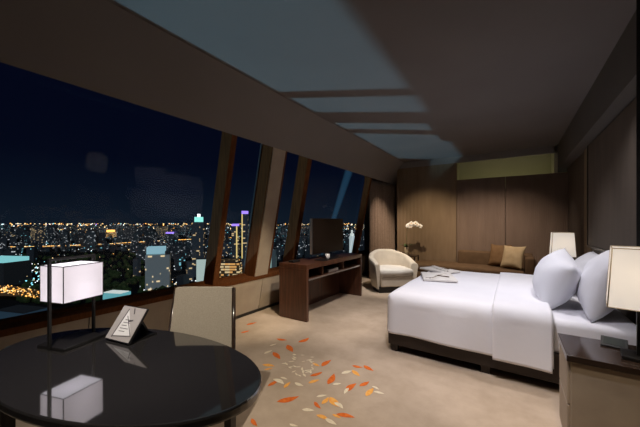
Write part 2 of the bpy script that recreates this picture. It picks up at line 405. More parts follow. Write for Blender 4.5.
folded_cloth('folded_bathrobe', -.82, 4.03, .646, R(18), .40, .52, 'folded cream bathrobe with dark belt, the nearer of two on the bed')
folded_cloth('folded_bathrobe', -.92, 4.62, .646, R(60), .30, .50, 'folded cream bathrobe lying near the far edge of the bed')

# ------------------------------------------------------------------ bedside tables, lamps
def nightstand(y0, y1, x0, label, rail):
    e = empty('bedside_table', ((x0+XR)/2, (y0+y1)/2, 0), 0, label, 'bedside table')
    cx, cy = e.location.x, e.location.y
    hx, hy = (XR - x0)/2, (y1-y0)/2
    b = MB(); b.box(-hx+.02, hx-.005, -hy+.015, hy-.015, .05, .585, .004); b.build('body', M['beige_panel'], e)
    b = MB(); b.box(-hx, hx-.003, -hy, hy, .585, .62, .003); b.build('top', M['darkwood'], e)
    b = MB(); b.box(-hx+.03, hx-.01, -hy+.03, hy-.03, 0, .05); b.build('plinth', M['black'], e)
    for z0, z1 in ((.07,.32),(.33,.575)):
        b = MB(); b.box(-hx+.006, -hx+.02, -hy+.03, hy-.03, z0, z1, .003); d = b.build('drawer', M['beige_panel'], e)
    return e
nightstand(2.16, 2.56, .255, 'bedside table with dark glossy top and beige body in the front right corner', 0)
nightstand(5.02, 5.42, .255, 'bedside table half hidden beyond the bed under the far lamp', 0)

def bedside_lamp(x, y, z, label):
    e = empty('table_lamp', (x, y, z), 0, label, 'lamp', 'bedside lamps')
    b = MB(); b.box(-.075,.075,-.075,.075,0,.02,.004); b.build('base', M['black'], e)
    b = MB(); b.box(-.014,.014,-.014,.014,.02,.42,.003); b.build('stem', M['black'], e)
    b = MB(); z0, z1, a0, a1 = .29, .615, .132, .113
    b.loft([[(-a0,-a0,z0),(a0,-a0,z0),(a0,a0,z0),(-a0,a0,z0)],[(-a1,-a1,z1),(a1,-a1,z1),(a1,a1,z1),(-a1,a1,z1)]], capa=False, capb=False, smooth=False)
    s = b.build('lamp_shade', M['shade_cream'], e, mods=[('SOLIDIFY', dict(thickness=.002, offset=0))])
    b = MB()
    for sx, sy in ((-1,-1),(1,-1),(1,1),(-1,1)): b.tube([(sx*a0,sy*a0,z0),(sx*a1,sy*a1,z1)], .003, 6)
    for zz, aa in ((z0,a0),(z1,a1)):
        for p, q in (((-1,-1),(1,-1)),((1,-1),(1,1)),((1,1),(-1,1)),((-1,1),(-1,-1))): b.tube([(p[0]*aa,p[1]*aa,zz),(q[0]*aa,q[1]*aa,zz)], .003, 6)
    b.build('shade_trim', M['vase'], s)
    b = MB(); b.lathe([(.004,.42),(.022,.43),(.03,.46),(.022,.49),(.004,.5)]); b.build('bulb', emit('bulb', (1,.85,.65), 6), e, True)
    return e
bedside_lamp(.588, 2.325, .62, 'lit square shaded lamp on the front bedside table, cut by the photo edge').rotation_euler.z = R(-10)
bedside_lamp(.57, 5.22, .62, 'small lit square shaded lamp beyond the bed pillows')

e = empty('control_pad', (.515, 2.475, .6205), R(-12), 'dark bedside control pad with grey screen beside the lamp base', 'control panel'); e.scale = (.85, .55, .8)
b = MB(); b.hexa([(-.07,-.085,0),(.07,-.085,0),(.07,.085,0),(-.07,.085,0),(-.07,-.085,.012),(.07,-.085,.012),(.07,.085,.05),(-.07,.085,.05)], .003); b.build('body', M['black'], e)
b = MB(); b.hexa([(-.055,-.06,.0172),(.055,-.06,.0172),(.055,.06,.0440),(-.055,.06,.0440),(-.055,-.06,.0195),(.055,-.06,.0195),(.055,.06,.0463),(-.055,.06,.0463)]); b.build('screen', M['greyglass'], e)

# ------------------------------------------------------------------ oval desk
TC, TA, TB, TR = Vector((-1.509, .601, 0)), .726, .365, math.atan2(.216, .976)
e = empty('oval_table', TC, TR, 'black lacquered oval table in the foreground holding a lamp and a display card', 'table')
def ell(a, b_, z, n=72): return [(a*math.cos(2*PI*k/n), b_*math.sin(2*PI*k/n), z) for k in range(n)]
b = MB(); b.loft([ell(TA-.02,TB-.02,.700), ell(TA-.003,TB-.003,.704), ell(TA,TB,.712), ell(TA,TB,.732), ell(TA-.003,TB-.003,.7385), ell(TA-.008,TB-.008,.74)], smooth=False)
b.build('tabletop', M['tabletop'], e)
b = MB(); b.loft([ell(TA-.12,TB-.09,.64), ell(TA-.12,TB-.09,.70)], smooth=False); b.build('apron', M['black'], e)
for sx, sy in ((1,1),(1,-1),(-1,1),(-1,-1)):
    b = MB(); b.hexa([(sx*.47-.016,sy*.19-.016,0),(sx*.47+.016,sy*.19-.016,0),(sx*.47+.016,sy*.19+.016,0),(sx*.47-.016,sy*.19+.016,0),
                      (sx*.47-.02,sy*.19-.02,.66),(sx*.47+.02,sy*.19-.02,.66),(sx*.47+.02,sy*.19+.02,.66),(sx*.47-.02,sy*.19+.02,.66)]); b.build('leg', M['black'], e)

# desk lamp: box shade held in a black bracket
e = empty('desk_lamp', (-1.955, .558, .74), math.atan2(.954, -.30) - PI/2, 'lit white box shaded lamp in a black bracket on the oval table', 'lamp')
b = MB(); b.box(-.095,.095,-.105,.105,0,.016,.003); b.build('base', M['black'], e)
for s in (-1, 1):
    b = MB(); b.box(-.007,.007, s*.107-.006, s*.107+.006, .0, .445, .001); b.build('post', M['black'], e)
b = MB(); b.box(-.007,.007,-.113,.113,.445,.457,.001); b.build('crossbar', M['black'], e)
hx, hy, z0, z1 = .083, .098, .235, .418
b = MB(); b.loft([[(-hx,-hy,z0),(hx,-hy,z0),(hx,hy,z0),(-hx,hy,z0)],[(-hx,-hy,z1),(hx,-hy,z1),(hx,hy,z1),(-hx,hy,z1)]], capa=False, capb=False, smooth=False)
s = b.build('lamp_shade', M['shade_white'], e)
for zz in (z0 + .002, z1 - .002):
    b = MB(); b.box(-hx+.001, hx-.001, -hy+.001, hy-.001, zz-.001, zz+.001); b.build('diffuser', M['diffuser'], e)
b = MB()
for sx, sy in ((-1,-1),(1,-1),(1,1),(-1,1)): b.tube([(sx*hx,sy*hy,z0),(sx*hx,sy*hy,z1)], .0022, 6)
for zz in (z0, z1):
    for p, q in (((-1,-1),(1,-1)),((1,-1),(1,1)),((1,1),(-1,1)),((-1,1),(-1,-1))): b.tube([(p[0]*hx,p[1]*hy,zz),(q[0]*hx,q[1]*hy,zz)], .0022, 6)
b.build('shade_trim', M['black'], s)

# display card on an easel
ex = Vector((.19, .035, 0)).normalized()
e = empty('display_card', (-1.745, .685, .74), math.atan2(ex.y, ex.x), 'tilted silver display card with a white triangle standing on the oval table', 'sign')
tau = R(55); Mc = Matrix.Rotation(tau, 4, 'X')     # card plane: x across, y up the card
W, H_ = .195, .188
Mc = Matrix.Translation((0, -.004, .008)) @ Mc
b = MB(); b.box(-W/2, W/2, 0, H_, -.008, .004, .002, M=Mc); b.build('frame', M['black'], e)
b = MB(); b.box(-W/2+.004, W/2-.004, .005, H_-.005, .004, .0055, M=Mc); cd = b.build('card', mat('card_silver', (.42,.39,.38), .4, .5), e)
def cp(u, v, z=.0062): return Mc @ Vector((-W/2 + .004 + u*(W-.008), .005 + v*(H_-.01), z))
b = MB(); b.poly([cp(.24,.11), cp(.93,.2), cp(.33,.90)]); b.build('printed_triangle', mat('card_white', (.80,.79,.80), .5, .4), cd)
b = MB()
def bar(u0, v0, u1, v1, w):
    d = Vector((u1-u0, v1-v0)).normalized(); n = Vector((-d.y, d.x))*w
    b.poly([cp(u0+n.x, v0+n.y, .0068), cp(u1+n.x, v1+n.y, .0068), cp(u1-n.x, v1-n.y, .0068), cp(u0-n.x, v0-n.y, .0068)])
bar(.22,.06,.31,.93,.016); bar(.40,.72,.95,.17,.012); bar(.24,.09,.93,.17,.010); bar(.52,.97,.62,.80,.018); bar(.55,.56,.72,.62,.02)
for k, (u0, u1) in enumerate(((.40,.62),(.38,.66),(.37,.58),(.36,.70),(.38,.62))): bar(u0, .60-.085*k, u1, .61-.085*k, .009)
b.build('printed_lines', mat('card_ink', (.07,.06,.07), .5, .4), cd)
b = MB(); b.hexa([(-.085,.0,0),(.085,.0,0),(.085,.165,0),(-.085,.165,0),(-.085,.012,.010),(.085,.012,.010),(.085,.165,.010),(-.085,.165,.010)]); b.build('easel_foot', M['black'], e)
b = MB(); b.hexa([(-.03,.145,.008),(.03,.145,.008),(.03,.16,.008),(-.03,.16,.008),(-.03,.088,.125),(.03,.088,.125),(.03,.098,.125),(-.03,.098,.125)]); b.build('easel_strut', M['black'], e)

# desk chair behind the table
e = empty('desk_chair', (-1.60, .985, 0), math.atan2(.20, .31), 'beige fabric desk chair with dark frame tucked behind the oval table', 'chair')
# local x runs along the chair back, +y behind it
wch = .40
def tr4(x, z): return None
b = MB()
nb = 8; rr = []
for k in range(nb+1):
    t = k/nb; z = .42 + t*.515; y = .16 + .085*t; hw = (.214 - .024*t)
    rr.append([(-hw, y, z), (-hw*.5, y+.012, z), (hw*.5, y+.012, z), (hw, y, z), (hw, y+.04, z), (hw*.5, y+.052, z), (-hw*.5, y+.052, z), (-hw, y+.04, z)])
b.loft(rr, smooth=False); b.build('backrest', M['chairback'], e)
for s in (-1, 1):
    b = MB(); b.tube([(s*.225, .13, 0), (s*.225, .16, .30), (s*.223, .18, .44), (s*.198, .265, .935)], .012, 8); b.build('back_leg', M['darkwood'], e)
    b = MB(); b.tube([(s*.175, -.26, 0), (s*.18, -.25, .44)], .013, 8); b.build('front_leg', M['darkwood'], e)
b = MB(); b.box(-.21,.21,-.28,.17,.40,.475,.025,seg=3); b.build('seat', M['chairback'], e, True)

# ------------------------------------------------------------------ console with television
e = empty('console_desk', (-2.61, 4.09, 0), 0, 'dark walnut console desk with open slots along the window wall', 'console')
hx, hy, T = .25, .875, .785
b = MB(); b.box(-hx, hx, -hy, hy, T-.065, T, .004); b.build('top', M['walnut'], e)
for y0, y1 in ((-hy, -hy+.05), (hy-.05, hy)):
    b = MB(); b.box(-hx, hx, y0, y1, 0, T-.065, .003); b.build('end_panel', M['walnut'], e)
b = MB(); b.box(-hx+.02, -hx+.045, -hy+.05, hy-.05, 0, T-.065); b.build('back_panel', M['walnut'], e)
b = MB(); b.box(-hx+.045, hx-.02, -hy+.05, hy-.05, T-.235, T-.205, .003); b.build('shelf', M['walnut'], e)
b = MB(); b.box(hx-.02, hx-.012, -hy+.05, hy-.05, T-.226, T-.206); b.build('shelf_edge', M['silver'], e)
for y in (-.42, .22):
    b = MB(); b.box(-hx+.045, hx-.03, y-.012, y+.012, T-.205, T-.065); b.build('divider', M['walnut'], e)
b = MB(); b.box(-.16,.17,-.15,.15,0,.05,.004); o = b.build('media_box', M['silver']); o.location = (-2.58, 4.02, T-.205+.0005); tag(o, 'flat grey media box in the middle slot of the walnut console', 'media player')
# television
e = empty('television', (-2.66, 4.245, T), R(0), 'flat television with dark brown screen standing on the walnut console', 'television')
b = MB(); b.box(-.10,.10,-.2,.2,0,.012,.004); b.build('stand_base', M['black'], e)
b = MB(); b.box(-.03,.0,-.05,.05,.012,.14); b.build('stand_neck', M['black'], e)
b = MB(); b.box(-.035,.012,-.485,.515,.075,.655,.006); b.build('housing', M['black'], e)
b = MB(); b.box(-.03,.010,-.493,-.4855,.08,.65,.002); b.build('side_trim', M['silver'], e)
b = MB(); b.box(.0125,.0145,-.475,.505,.085,.645); b.build('screen', M['screen'], e)
# small things on the console
o = MB().box(-.09,.09,-.30,.30,0,.012,.003).build('tray', M['black']); o.location = (-2.47, 3.98, T+.0005); tag(o, 'dark tray on the console in front of the television', 'tray')
e = empty('candle_holder', (-2.45, 3.90, T+.0128), 0, 'small white cup on the tray below the television', 'cup')
b = MB(); b.lathe([(.026,0),(.034,.012),(.037,.075),(.033,.075),(.029,.02)], n=20); b.build('cup', M['white_ceramic'], e)
o = MB().box(-.05,.05,-.08,.08,0,.028,.006).build('telephone', M['black']); o.location = (-2.70, 3.37, T+.0005); tag(o, 'small black handset box at the near end of the console', 'telephone')

# ------------------------------------------------------------------ tub armchair
e = empty('armchair', (-2.10, 5.78, 0), R(42), 'cream rounded tub armchair beside the curtain', 'armchair')
# local -y is the open front
b = MB(); rr = []; na = 40
for k in range(na+1):
    t = k/na; a = R(-128) + t*R(256)                 # 0 = middle of the back
    s = abs(a)/R(128)
    hgt = .79 - .23 * max(0,(s-.18)/.82)**1.15
    ox, oy = math.sin(a), math.cos(a)
    def pt(r, z):
        x, y = r*ox, r*oy
        if y < 0: x = math.copysign(r*(1-.05*min(1,-y/r)), ox) if True else x; y = y*1.25
        return (x, y, z)
    ro, ri = .425, .335
    flare = .02
    rr.append([pt(ro-.035,.075), pt(ro-.01,.25), pt(ro+flare,hgt-.04), pt(ro+flare-.012,hgt-.01), pt((ro+ri)/2,hgt), pt(ri+.012,hgt-.012), pt(ri,hgt-.05), pt(ri,.30), pt(ri,.075)])
b.loft(rr, smooth=True); b.build('shell', M['cream'], e)
b = MB()
def rnd(r0, z, yc=-.34, n=30):
    P = []
    for k in range(n+1):
        a = R(-95)+R(190)*k/n; P.append((r0*math.sin(a), max(yc, r0*math.cos(a)), z))
    P.append((r0*.97, yc, z)); P.insert(0, (-r0*.97, yc, z)); return P
b.loft([rnd(.325,.12,-.33), rnd(.334,.14,-.345), rnd(.334,.30,-.345), rnd(.325,.315,-.335)], smooth=False); b.build('seat_base', M['cream'], e)
b = MB(); b.loft([rnd(.31,.316,-.33), rnd(.328,.335,-.365), rnd(.328,.43,-.365), rnd(.31,.455,-.34), rnd(.2,.463,-.2)], smooth=True); b.build('seat_cushion', M['robe'], e)
b = MB(); b.loft([rnd(.36,0,-.30), rnd(.36,.12,-.30)], smooth=False); b.build('plinth', M['black'], e)

# ------------------------------------------------------------------ side table with orchid
e = empty('side_table', (-2.09, 7.08, 0), 0, 'small dark side table carrying the orchid vase by the back wall', 'side table')
b = MB(); b.box(-.18,.18,-.18,.18,.55,.58,.004); b.build('table_top', M['darkwood'], e)
for sx, sy in ((1,1),(1,-1),(-1,1),(-1,-1)):
    b = MB(); b.box(sx*.16-.014,sx*.16+.014,sy*.16-.014,sy*.16+.014,0,.55); b.build('leg', M['darkwood'], e)
b = MB(); b.box(-.16,.16,-.16,.16,.14,.16); b.build('shelf', M['darkwood'], e)
e = empty('orchid', (-2.17, 7.05, .5805), 0, 'white orchid on a tall thin stem in a beige vase', 'plant')
b = MB(); b.lathe([(.042,0),(.052,.01),(.055,.08),(.050,.16),(.045,.185),(.038,.185),(.035,.12)], n=22); b.build('vase', M['vase'], e)
b = MB()
for a, l in ((.3,.16),(2.2,.15),(3.9,.17),(5.2,.13)):
    d = Vector((math.cos(a), math.sin(a), 0)); n = Vector((-d.y, d.x, 0))
    c = [Vector((0,0,.17)) + d*(l*t) + Vector((0,0,.09*math.sin(PI*.62*t))) for t in (0,.25,.5,.75,1)]
    w = [.012,.024,.027,.018,.002]
    for q in range(4): b.poly([c[q]-n*w[q], c[q]+n*w[q], c[q+1]+n*w[q+1], c[q+1]-n*w[q+1]])
b.build('leaf', M['green'], e, mods=[('SOLIDIFY', dict(thickness=.003))])
stem = [(0,0,.16),(.01,-.005,.35),(.02,-.01,.55),(.05,-.02,.69),(.11,-.04,.76),(.20,-.06,.775),(.28,-.08,.75),(.345,-.09,.71)]
b = MB(); b.tube(stem, .004, 6); b.build('stem', M['green'], e)
def flower(px, py, pz, sz, k):
    b = MB(); c = Vector((px,py,pz)); tilt = Matrix.Rotation(R(-12+5*(k%4)), 3, 'X') @ Matrix.Rotation(R(-20+12*(k%5)), 3, 'Z')
    for q in range(5):
        a = R(90+72*q); wd = .62 if q in (1,4) else .38; l = sz
        d = Vector((math.cos(a), 0, math.sin(a))); n = Vector((-d.z, 0, d.x))
        pts = [c + tilt @ (d*(l*t) + n*(wd*l*w_) + Vector((0,-.012*math.sin(PI*t),0))) for t, w_ in ((0,.1),(.35,.8),(.7,.95),(1,.2),(1,-.2),(.7,-.95),(.35,-.8),(0,-.1))]
        b.poly(pts)
    o = b.build('flower', M['petal'], e, mods=[('SOLIDIFY', dict(thickness=.002))])
    b = MB(); b.lathe([(.002,-.008),(.008,-.002),(.008,.006),(.002,.012)], n=8); l_ = b.build('lip', M['leaf_yellow'], o); l_.location = c + Vector((0,-.012,-.004))
for k, (x, z) in enumerate(((.05,.71),(.10,.735),(.15,.765),(.20,.735),(.245,.77),(.29,.735),(.35,.70),(.12,.70))): flower(x, -.05-.012*(k%3), z, .056, k)

# ------------------------------------------------------------------ daybed by the back wall
e = empty('daybed', (-.80, 6.92, 0), 0, 'long brown daybed with one low back and arm along the back wall', 'sofa')
b = MB(); b.box(-1.10, 1.13, -.42, .42, .08, .30, .015); b.build('base', M['daybed'], e)
b = MB(); b.box(-1.11, .98, -.43, .42, .30, .46, .045, seg=4); b.build('seat_cushion', M['daybed'], e, True)
b = MB(); b.box(-.24, 1.13, .24, .435, .30, .745, .04, seg=4); b.build('backrest', M['daybed'], e, True)
b = MB(); b.box(.985, 1.14, -.42, .38, .30, .725, .045, seg=4); b.build('armrest', M['daybed'], e, True)
for x in (-1.02, 1.05):
    for y in (-.36, .36):
        b = MB(); b.box(x-.03,x+.03,y-.03,y+.03,0,.081); b.build('foot', M['black'], e)
def toss(x, y, z, tilt, rz, m, lb):
    M4 = Matrix.Translation((x,y,z+.01)) @ Matrix.Rotation(rz, 4, 'Z') @ Matrix.Rotation(PI/2 - tilt, 4, 'X')
    tag(cushion('throw_cushion', m, .41, .47, .15, M4, None, .02, x, pinch=.1), lb, 'cushion', 'cushions on the daybed')
toss(-.23, 7.02, .685, R(18), R(-22), M['cush_brown'], 'square brown cushion leaning on the daybed back')
toss(-.005, 6.80, .685, R(20), R(-26), M['cush_beige'], 'square pale beige cushion leaning on the daybed beside its arm')

# ------------------------------------------------------------------ curtain
b = MB(); rows = []
p0, p1 = Vector((-2.90, 6.49)), Vector((-2.71, 7.86)); d = (p1-p0); nrm = Vector((d.y, -d.x)).normalized()
for z in (0.01, .5, 1.2, 1.9, 2.30, 2.40):
    row = []
    for k in range(121):
        t = k/120; am = .042 if z < 2.2 else .034
        off = am*math.sin(t*2*PI*11) + .012*math.sin(t*23+z*1.3)
        q = p0 + d*t + nrm*off
        row.append((q.x, q.y, z))
    rows.append(row)
b.loft(rows, closed=False, capa=False, capb=False)
o = b.build('curtain', M['curtain'], mods=[('SOLIDIFY', dict(thickness=.004, offset=0))]); tag(o, 'brown pleated curtain hanging at the far end of the window', 'curtain')

# ------------------------------------------------------------------ lamps of the room
def light(name, typ, loc, e, col=(1,.86,.68), aim=None, **kw):
    l = bpy.data.lights.new(name, typ); l.energy = e; l.color = col
    for k, v in kw.items(): setattr(l, k, v)
    o = bpy.data.objects.new(name, l); COL.objects.link(o); o.location = loc
    if aim: o.rotation_euler = (Vector(aim) - Vector(loc)).to_track_quat('-Z', 'Y').to_euler()
    return o
def down(name, x, y, e, aim=None, ang=70, blend=.8, col=(1,.87,.70), r=.03):
    return light(name, 'SPOT', (x, y, CEIL - .03), e, col, aim or (x, y, 0), spot_size=R(ang), spot_blend=blend, shadow_soft_size=r)
cool = (.95,.93,1)
down('downlight_bed_head', .42, 3.25, 80, (-.05, 3.6, .5), 95, .9, (1,.95,.97))
down('downlight_bed_foot', -.75, 3.9, 57, (-.6, 3.95, .5), 85, .9, cool)
down('downlight_bed_far', .0, 4.6, 54, (.1, 4.3, .5), 80, .9, (1,.95,.96))
down('downlight_bed_side', -.45, 1.65, 150, (-.40, 3.0, .35), 66, .9, (.95,.92,1))
down('downlight_orchid', -1.75, 5.95, 190, (-1.70, 7.37, .15), 78, 1, (1,.80,.55))
down('downlight_daybed', -.75, 5.85, 150, (-.60, 7.37, .15), 74, 1, (1,.82,.66))
down('downlight_cushions', .05, 5.85, 115, (-.05, 7.37, .15), 72, 1, (1,.82,.66))
down('downlight_armchair', -1.65, 4.9, 260, (-2.05, 5.7, .5), 42, .9, (1,.93,.86))
down('downlight_curtain', -1.9, 6.2, 190, (-2.75, 7.1, 1.0), 44, 1, (1,.80,.62))
down('downlight_carpet', -1.2, 2.3, 75, None, 74, .9, (1,.84,.66))
down('downlight_bedside', -.05, 1.9, 55, None, 68, .9, (1,.85,.66))
down('downlight_console', -1.35, 3.3, 185, (-2.3, 3.8, .2), 58, .9, (1,.9,.82))
down('downlight_window_seat', -1.0, 2.2, 330, (-3.25, 2.9, .10), 36, 1, (1,.84,.62))
down('downlight_desk', -1.0, .0, 210, (-1.60, .80, .78), 58, 1, (1,.90,.78))
down('downlight_cabinet', .25, 1.15, 75, (.5, 2.1, .3), 42, 1, (1,.82,.60))
light('niche_strip', 'AREA', (-.2, YB + .16, 2.17), 1.3, (1,.93,.55), (-.2, 7.75, 2.9), shape='RECTANGLE', size=1.7, size_y=.05)
for n, p, e_, c_ in (('lamp_bulb_front', (.588,2.325,1.08), 8, (1,.93,.86)), ('lamp_bulb_far', (.57,5.22,1.08), 26, (1,.93,.86))):
    light(n, 'POINT', p, e_, c_, shadow_soft_size=.03)
light('desk_lamp_bulb', 'POINT', (-1.955,.558,1.035), .15, (1,.94,.97), shadow_soft_size=.03)
# floodlight of the street side, shining up through the window onto the ceiling
light('street_floodlight', 'SPOT', (-15.1,-3.4,-10), 9800, (.40,.78,1), (-1.6, 3.9, 2.9), spot_size=R(17.6), spot_blend=.06, shadow_soft_size=.25)
sun = light('facade_fill', 'SUN', (50,-50,80), .85, (.75,.85,1), (0,0,0)); sun.rotation_euler = Vector((-.55,.35,-.5)).to_track_quat('-Z','Y').to_euler(); sun.data.angle = .01  # unseen fill light added to brighten the city facades

# ------------------------------------------------------------------ night sky
w = bpy.data.worlds.new('night'); sc.world = w; w.use_nodes = True; nt = w.node_tree
bg = nt.nodes['Background']; tc = nt.nodes.new('ShaderNodeTexCoord'); sp = nt.nodes.new('ShaderNodeSeparateXYZ'); rp = nt.nodes.new('ShaderNodeValToRGB')
nt.links.new(tc.outputs['Generated'], sp.inputs[0]); nt.links.new(sp.outputs[2], rp.inputs[0]); nt.links.new(rp.outputs[0], bg.inputs[0])
el = rp.color_ramp.elements; el[0].position = 0; el[0].color = srgb(18,28,40); el[1].position = .5; el[1].color = srgb(3,5,24)
k = el.new(.10); k.color = srgb(10,18,33); k = el.new(.18); k.color = srgb(5,10,27)
bg.inputs[1].default_value = 1.0

exec_city = True
# ------------------------------------------------------------------ the city below
GZ = -110.0
def windows_mat(name, wall, cell, p, cols, strength, seed=0, wall_rough=.8):
    m = mat(name, wall, wall_rough, .2); nt = m.node_tree; b = nt.nodes['Principled BSDF']
    ge = N(m, 'ShaderNodeNewGeometry')
    dv = N(m, 'ShaderNodeVectorMath', operation='DIVIDE'); dv.inputs[1].default_value = cell; L(m, ge.outputs['Position'], dv.inputs[0])
    flr = N(m, 'ShaderNodeVectorMath', operation='FLOOR'); L(m, dv.outputs[0], flr.inputs[0])
    ad = N(m, 'ShaderNodeVectorMath', operation='ADD'); ad.inputs[1].default_value = (seed*17.3,)*3; L(m, flr.outputs[0], ad.inputs[0])
    wn = N(m, 'ShaderNodeTexWhiteNoise', noise_dimensions='3D'); L(m, ad.outputs[0], wn.inputs['Vector'])
    gt = N(m, 'ShaderNodeMath', operation='GREATER_THAN'); gt.inputs[1].default_value = 1-p; L(m, wn.outputs['Value'], gt.inputs[0])
    fr = N(m, 'ShaderNodeVectorMath', operation='FRACTION'); L(m, dv.outputs[0], fr.inputs[0]); sx = N(m, 'ShaderNodeSeparateXYZ'); L(m, fr.outputs[0], sx.inputs[0])
    g1 = N(m, 'ShaderNodeMath', operation='GREATER_THAN'); g1.inputs[1].default_value = .35; L(m, sx.outputs[2], g1.inputs[0])
    nz = N(m, 'ShaderNodeSeparateXYZ'); L(m, ge.outputs['Normal'], nz.inputs[0])
    lt = N(m, 'ShaderNodeMath', operation='LESS_THAN'); lt.inputs[1].default_value = .5; L(m, nz.outputs[2], lt.inputs[0])
    m1 = N(m, 'ShaderNodeMath', operation='MULTIPLY'); L(m, gt.outputs[0], m1.inputs[0]); L(m, g1.outputs[0], m1.inputs[1])
    m2_ = N(m, 'ShaderNodeMath', operation='MULTIPLY'); L(m, m1.outputs[0], m2_.inputs[0]); L(m, lt.outputs[0], m2_.inputs[1])
    m3 = N(m, 'ShaderNodeMath', operation='MULTIPLY'); m3.inputs[1].default_value = strength; L(m, m2_.outputs[0], m3.inputs[0])
    cr = N(m, 'ShaderNodeValToRGB'); cr.color_ramp.interpolation = 'CONSTANT'
    sc2 = N(m, 'ShaderNodeSeparateColor'); L(m, wn.outputs['Color'], sc2.inputs[0]); L(m, sc2.outputs[0], cr.inputs[0])
    ce = cr.color_ramp.elements
    while len(ce) < len(cols): ce.new(1)
    for i, c in enumerate(cols): ce[i].position = i/len(cols); ce[i].color = tuple(c)+(1,)
    L(m, cr.outputs[0], b.inputs['Emission Color']); L(m, m3.outputs[0], b.inputs['Emission Strength'])
    m.cycles.emission_sampling = 'NONE'
    return m
warm, white, cyan, amber, mag = (1,.72,.36), (.9,.95,1), (.3,.85,1), (1,.45,.10), (.55,.25,1)
WM = [windows_mat('city_windows_warm', (.05,.06,.07), (4,4,3.3), .05, [warm, white, white], .7, 1),
      windows_mat('city_windows_cool', (.05,.07,.08), (4,4,3.3), .055, [white, cyan, white], .65, 2),
      windows_mat('city_windows_dim', (.045,.055,.065), (5,5,4), .03, [warm, amber, white, cyan], .9, 3)]
WT = windows_mat('tower_windows', (.07,.09,.11), (5,5,4), .14, [white, cyan, white, warm], .7, 4)
WP = windows_mat('pale_tower_windows', (.42,.46,.45), (5,5,4), .10, [white, warm], .9, 5)
WG = windows_mat('gold_windows', (.16,.10,.05), (6,6,5), .62, [(1,.62,.25), (1,.5,.15), (1,.75,.4)], .75, 6)
E_ = {'amber': emit('light_amber', amber, 2.6), 'warm': emit('light_warm', warm, 2.4), 'white': emit('light_white', white, 2.2), 'cyan': emit('light_cyan', cyan, 1.6), 'violet': emit('light_violet', mag, 2.2)}
gm = noisy(mat('city_ground_dark', (.01,.012,.014), 1, 0), (.008,.010,.012), (.02,.022,.024), (.01,.01,.01), 1.2, 6)
b = MB(); b.poly([(-14000,-9000,GZ),(-40,-9000,GZ),(-40,16000,GZ),(-14000,16000,GZ)]); tag(struct(b.build('ground', gm)))

def gpt(x, y): return at(x, y, GZ)
def cbox(mb, x, y, wpx, h, deep, rot=None, mi=0):
    """block whose foot stands on the ground where picture point x, y falls"""
    p = gpt(x, y); dist = -SA*p.x + CA*p.y; wd = wpx*dist/F
    rz = rot if rot is not None else random.uniform(0, PI/2)
    Mx = Matrix.Translation(p) @ Matrix.Rotation(rz, 4, 'Z')
    mb.box(-wd/2, wd/2, -deep/2*wd, deep/2*wd, 0, h, 0, mi, Mx)
    return p, dist, wd
spots = [(66,246),(78,242),(100,243),(120,245),(130,240),(141,262),(182,262),(188,252),(178,270),(190,281),(183,292),(206,250),(212,262),(226,256),(222,246),(249,262),(240,284),(262,262),(270,268),(278,260),
         (288,268),(293,276),(308,262),(316,270),(325,262),(361,262),(368,270),(10,242),(24,240),(38,244),(52,241),(150,240),(162,238),(196,238),(12,270),(32,262),(137,278)]
AVOID = []
for x, y, wp in [(x, y, 9) for x, y in spots] + [(158.5,290,21),(199,276,11),(203,292,11),(245,268,6),(235.5,270,6.5),(231,281,19),(4,284,34),(23,318,40),(117,300,22),(352,268,5),(272,284,8),(92,250,8),(111,238,7),(172,243,9),(321,258,3)]:
    p = gpt(x, y); dd = -SA*p.x + CA*p.y; AVOID.append((p, wp*dd/F*.62))
def clear(p, r): return all((p.x-q.x)**2 + (p.y-q.y)**2 > (r+k)**2 for q, k in AVOID)
# low rise carpet of the far districts: past counting
b = MB()
for _ in range(2600):
    x = random.uniform(-40, 385); y = 226.5 + 34*random.random()**2.0
    if 252 < y and 20 < x < 150: continue
    p = gpt(x, y); dist = -SA*p.x + CA*p.y
    if not clear(p, 4*dist/F): continue
    hmax = max(8, (y-222.5)*dist/F)
    h = min(random.uniform(8, 26) * (1 + (random.random() < .12)*1.6), hmax*.92)
    cbox(b, x, y, random.uniform(1.5, 5), h, random.uniform(.5, 1.2), None, random.randrange(3))
# street and roof lights out to the horizon: past counting
keys = list(E_)
def spark(x, y, s, mi, z=8):
    mi += 3
    p = gpt(x, y); dist = -SA*p.x + CA*p.y; r = s*dist/F/2
    if not clear(p, r): return
    p.z = GZ + z + r
    v = [b.bm.verts.new(p + Vector(q)*r) for q in ((1,0,0),(0,1,0),(-1,0,0),(0,-1,0),(0,0,1),(0,0,-1))]
    for i in range(4):
        b.bm.faces.new((v[i], v[(i+1)%4], v[4])).material_index = mi; b.bm.faces.new((v[(i+1)%4], v[i], v[5])).material_index = mi
for _ in range(900):
    x = random.uniform(-40, 385); y = 224.2 + 7*random.random()**1.6
    spark(x, y, random.choice((.5,.6,.7,.9,1.2)), random.choices(range(5), (30,34,18,6,1))[0])
for _ in range(520):
    x = random.uniform(-40, 385); y = 230 + 60*random.random()**1.5
    if 256 < y and 60 < x < 145 and random.random() < .75: continue
    spark(x, y, random.choice((.5,.6,.8,1.0)), random.choices(range(5), (18,26,34,22,1))[0], random.uniform(4, 20))
for k in range(420):                         # lamps along the far expressway
    t = k/419; spark(-10 + 245*t, 250.5 - 9.5*t + 1.2*math.sin(t*5), random.choice((.5,.6,.8)), random.choice((0,0,1)), 12)
for k in range(230):                         # lamps of the interchange below
    t = random.random(); spark(-10 + 65*t, 293 + 10*t + random.uniform(-4,5), random.choice((.8,1.1,1.5)), random.choice((0,0,0,1)), 9)
for k in range(60): spark(random.uniform(25,46), random.uniform(268,291), random.choice((.9,1.3,1.7)), random.choice((3,3,2)), random.uniform(3,14))
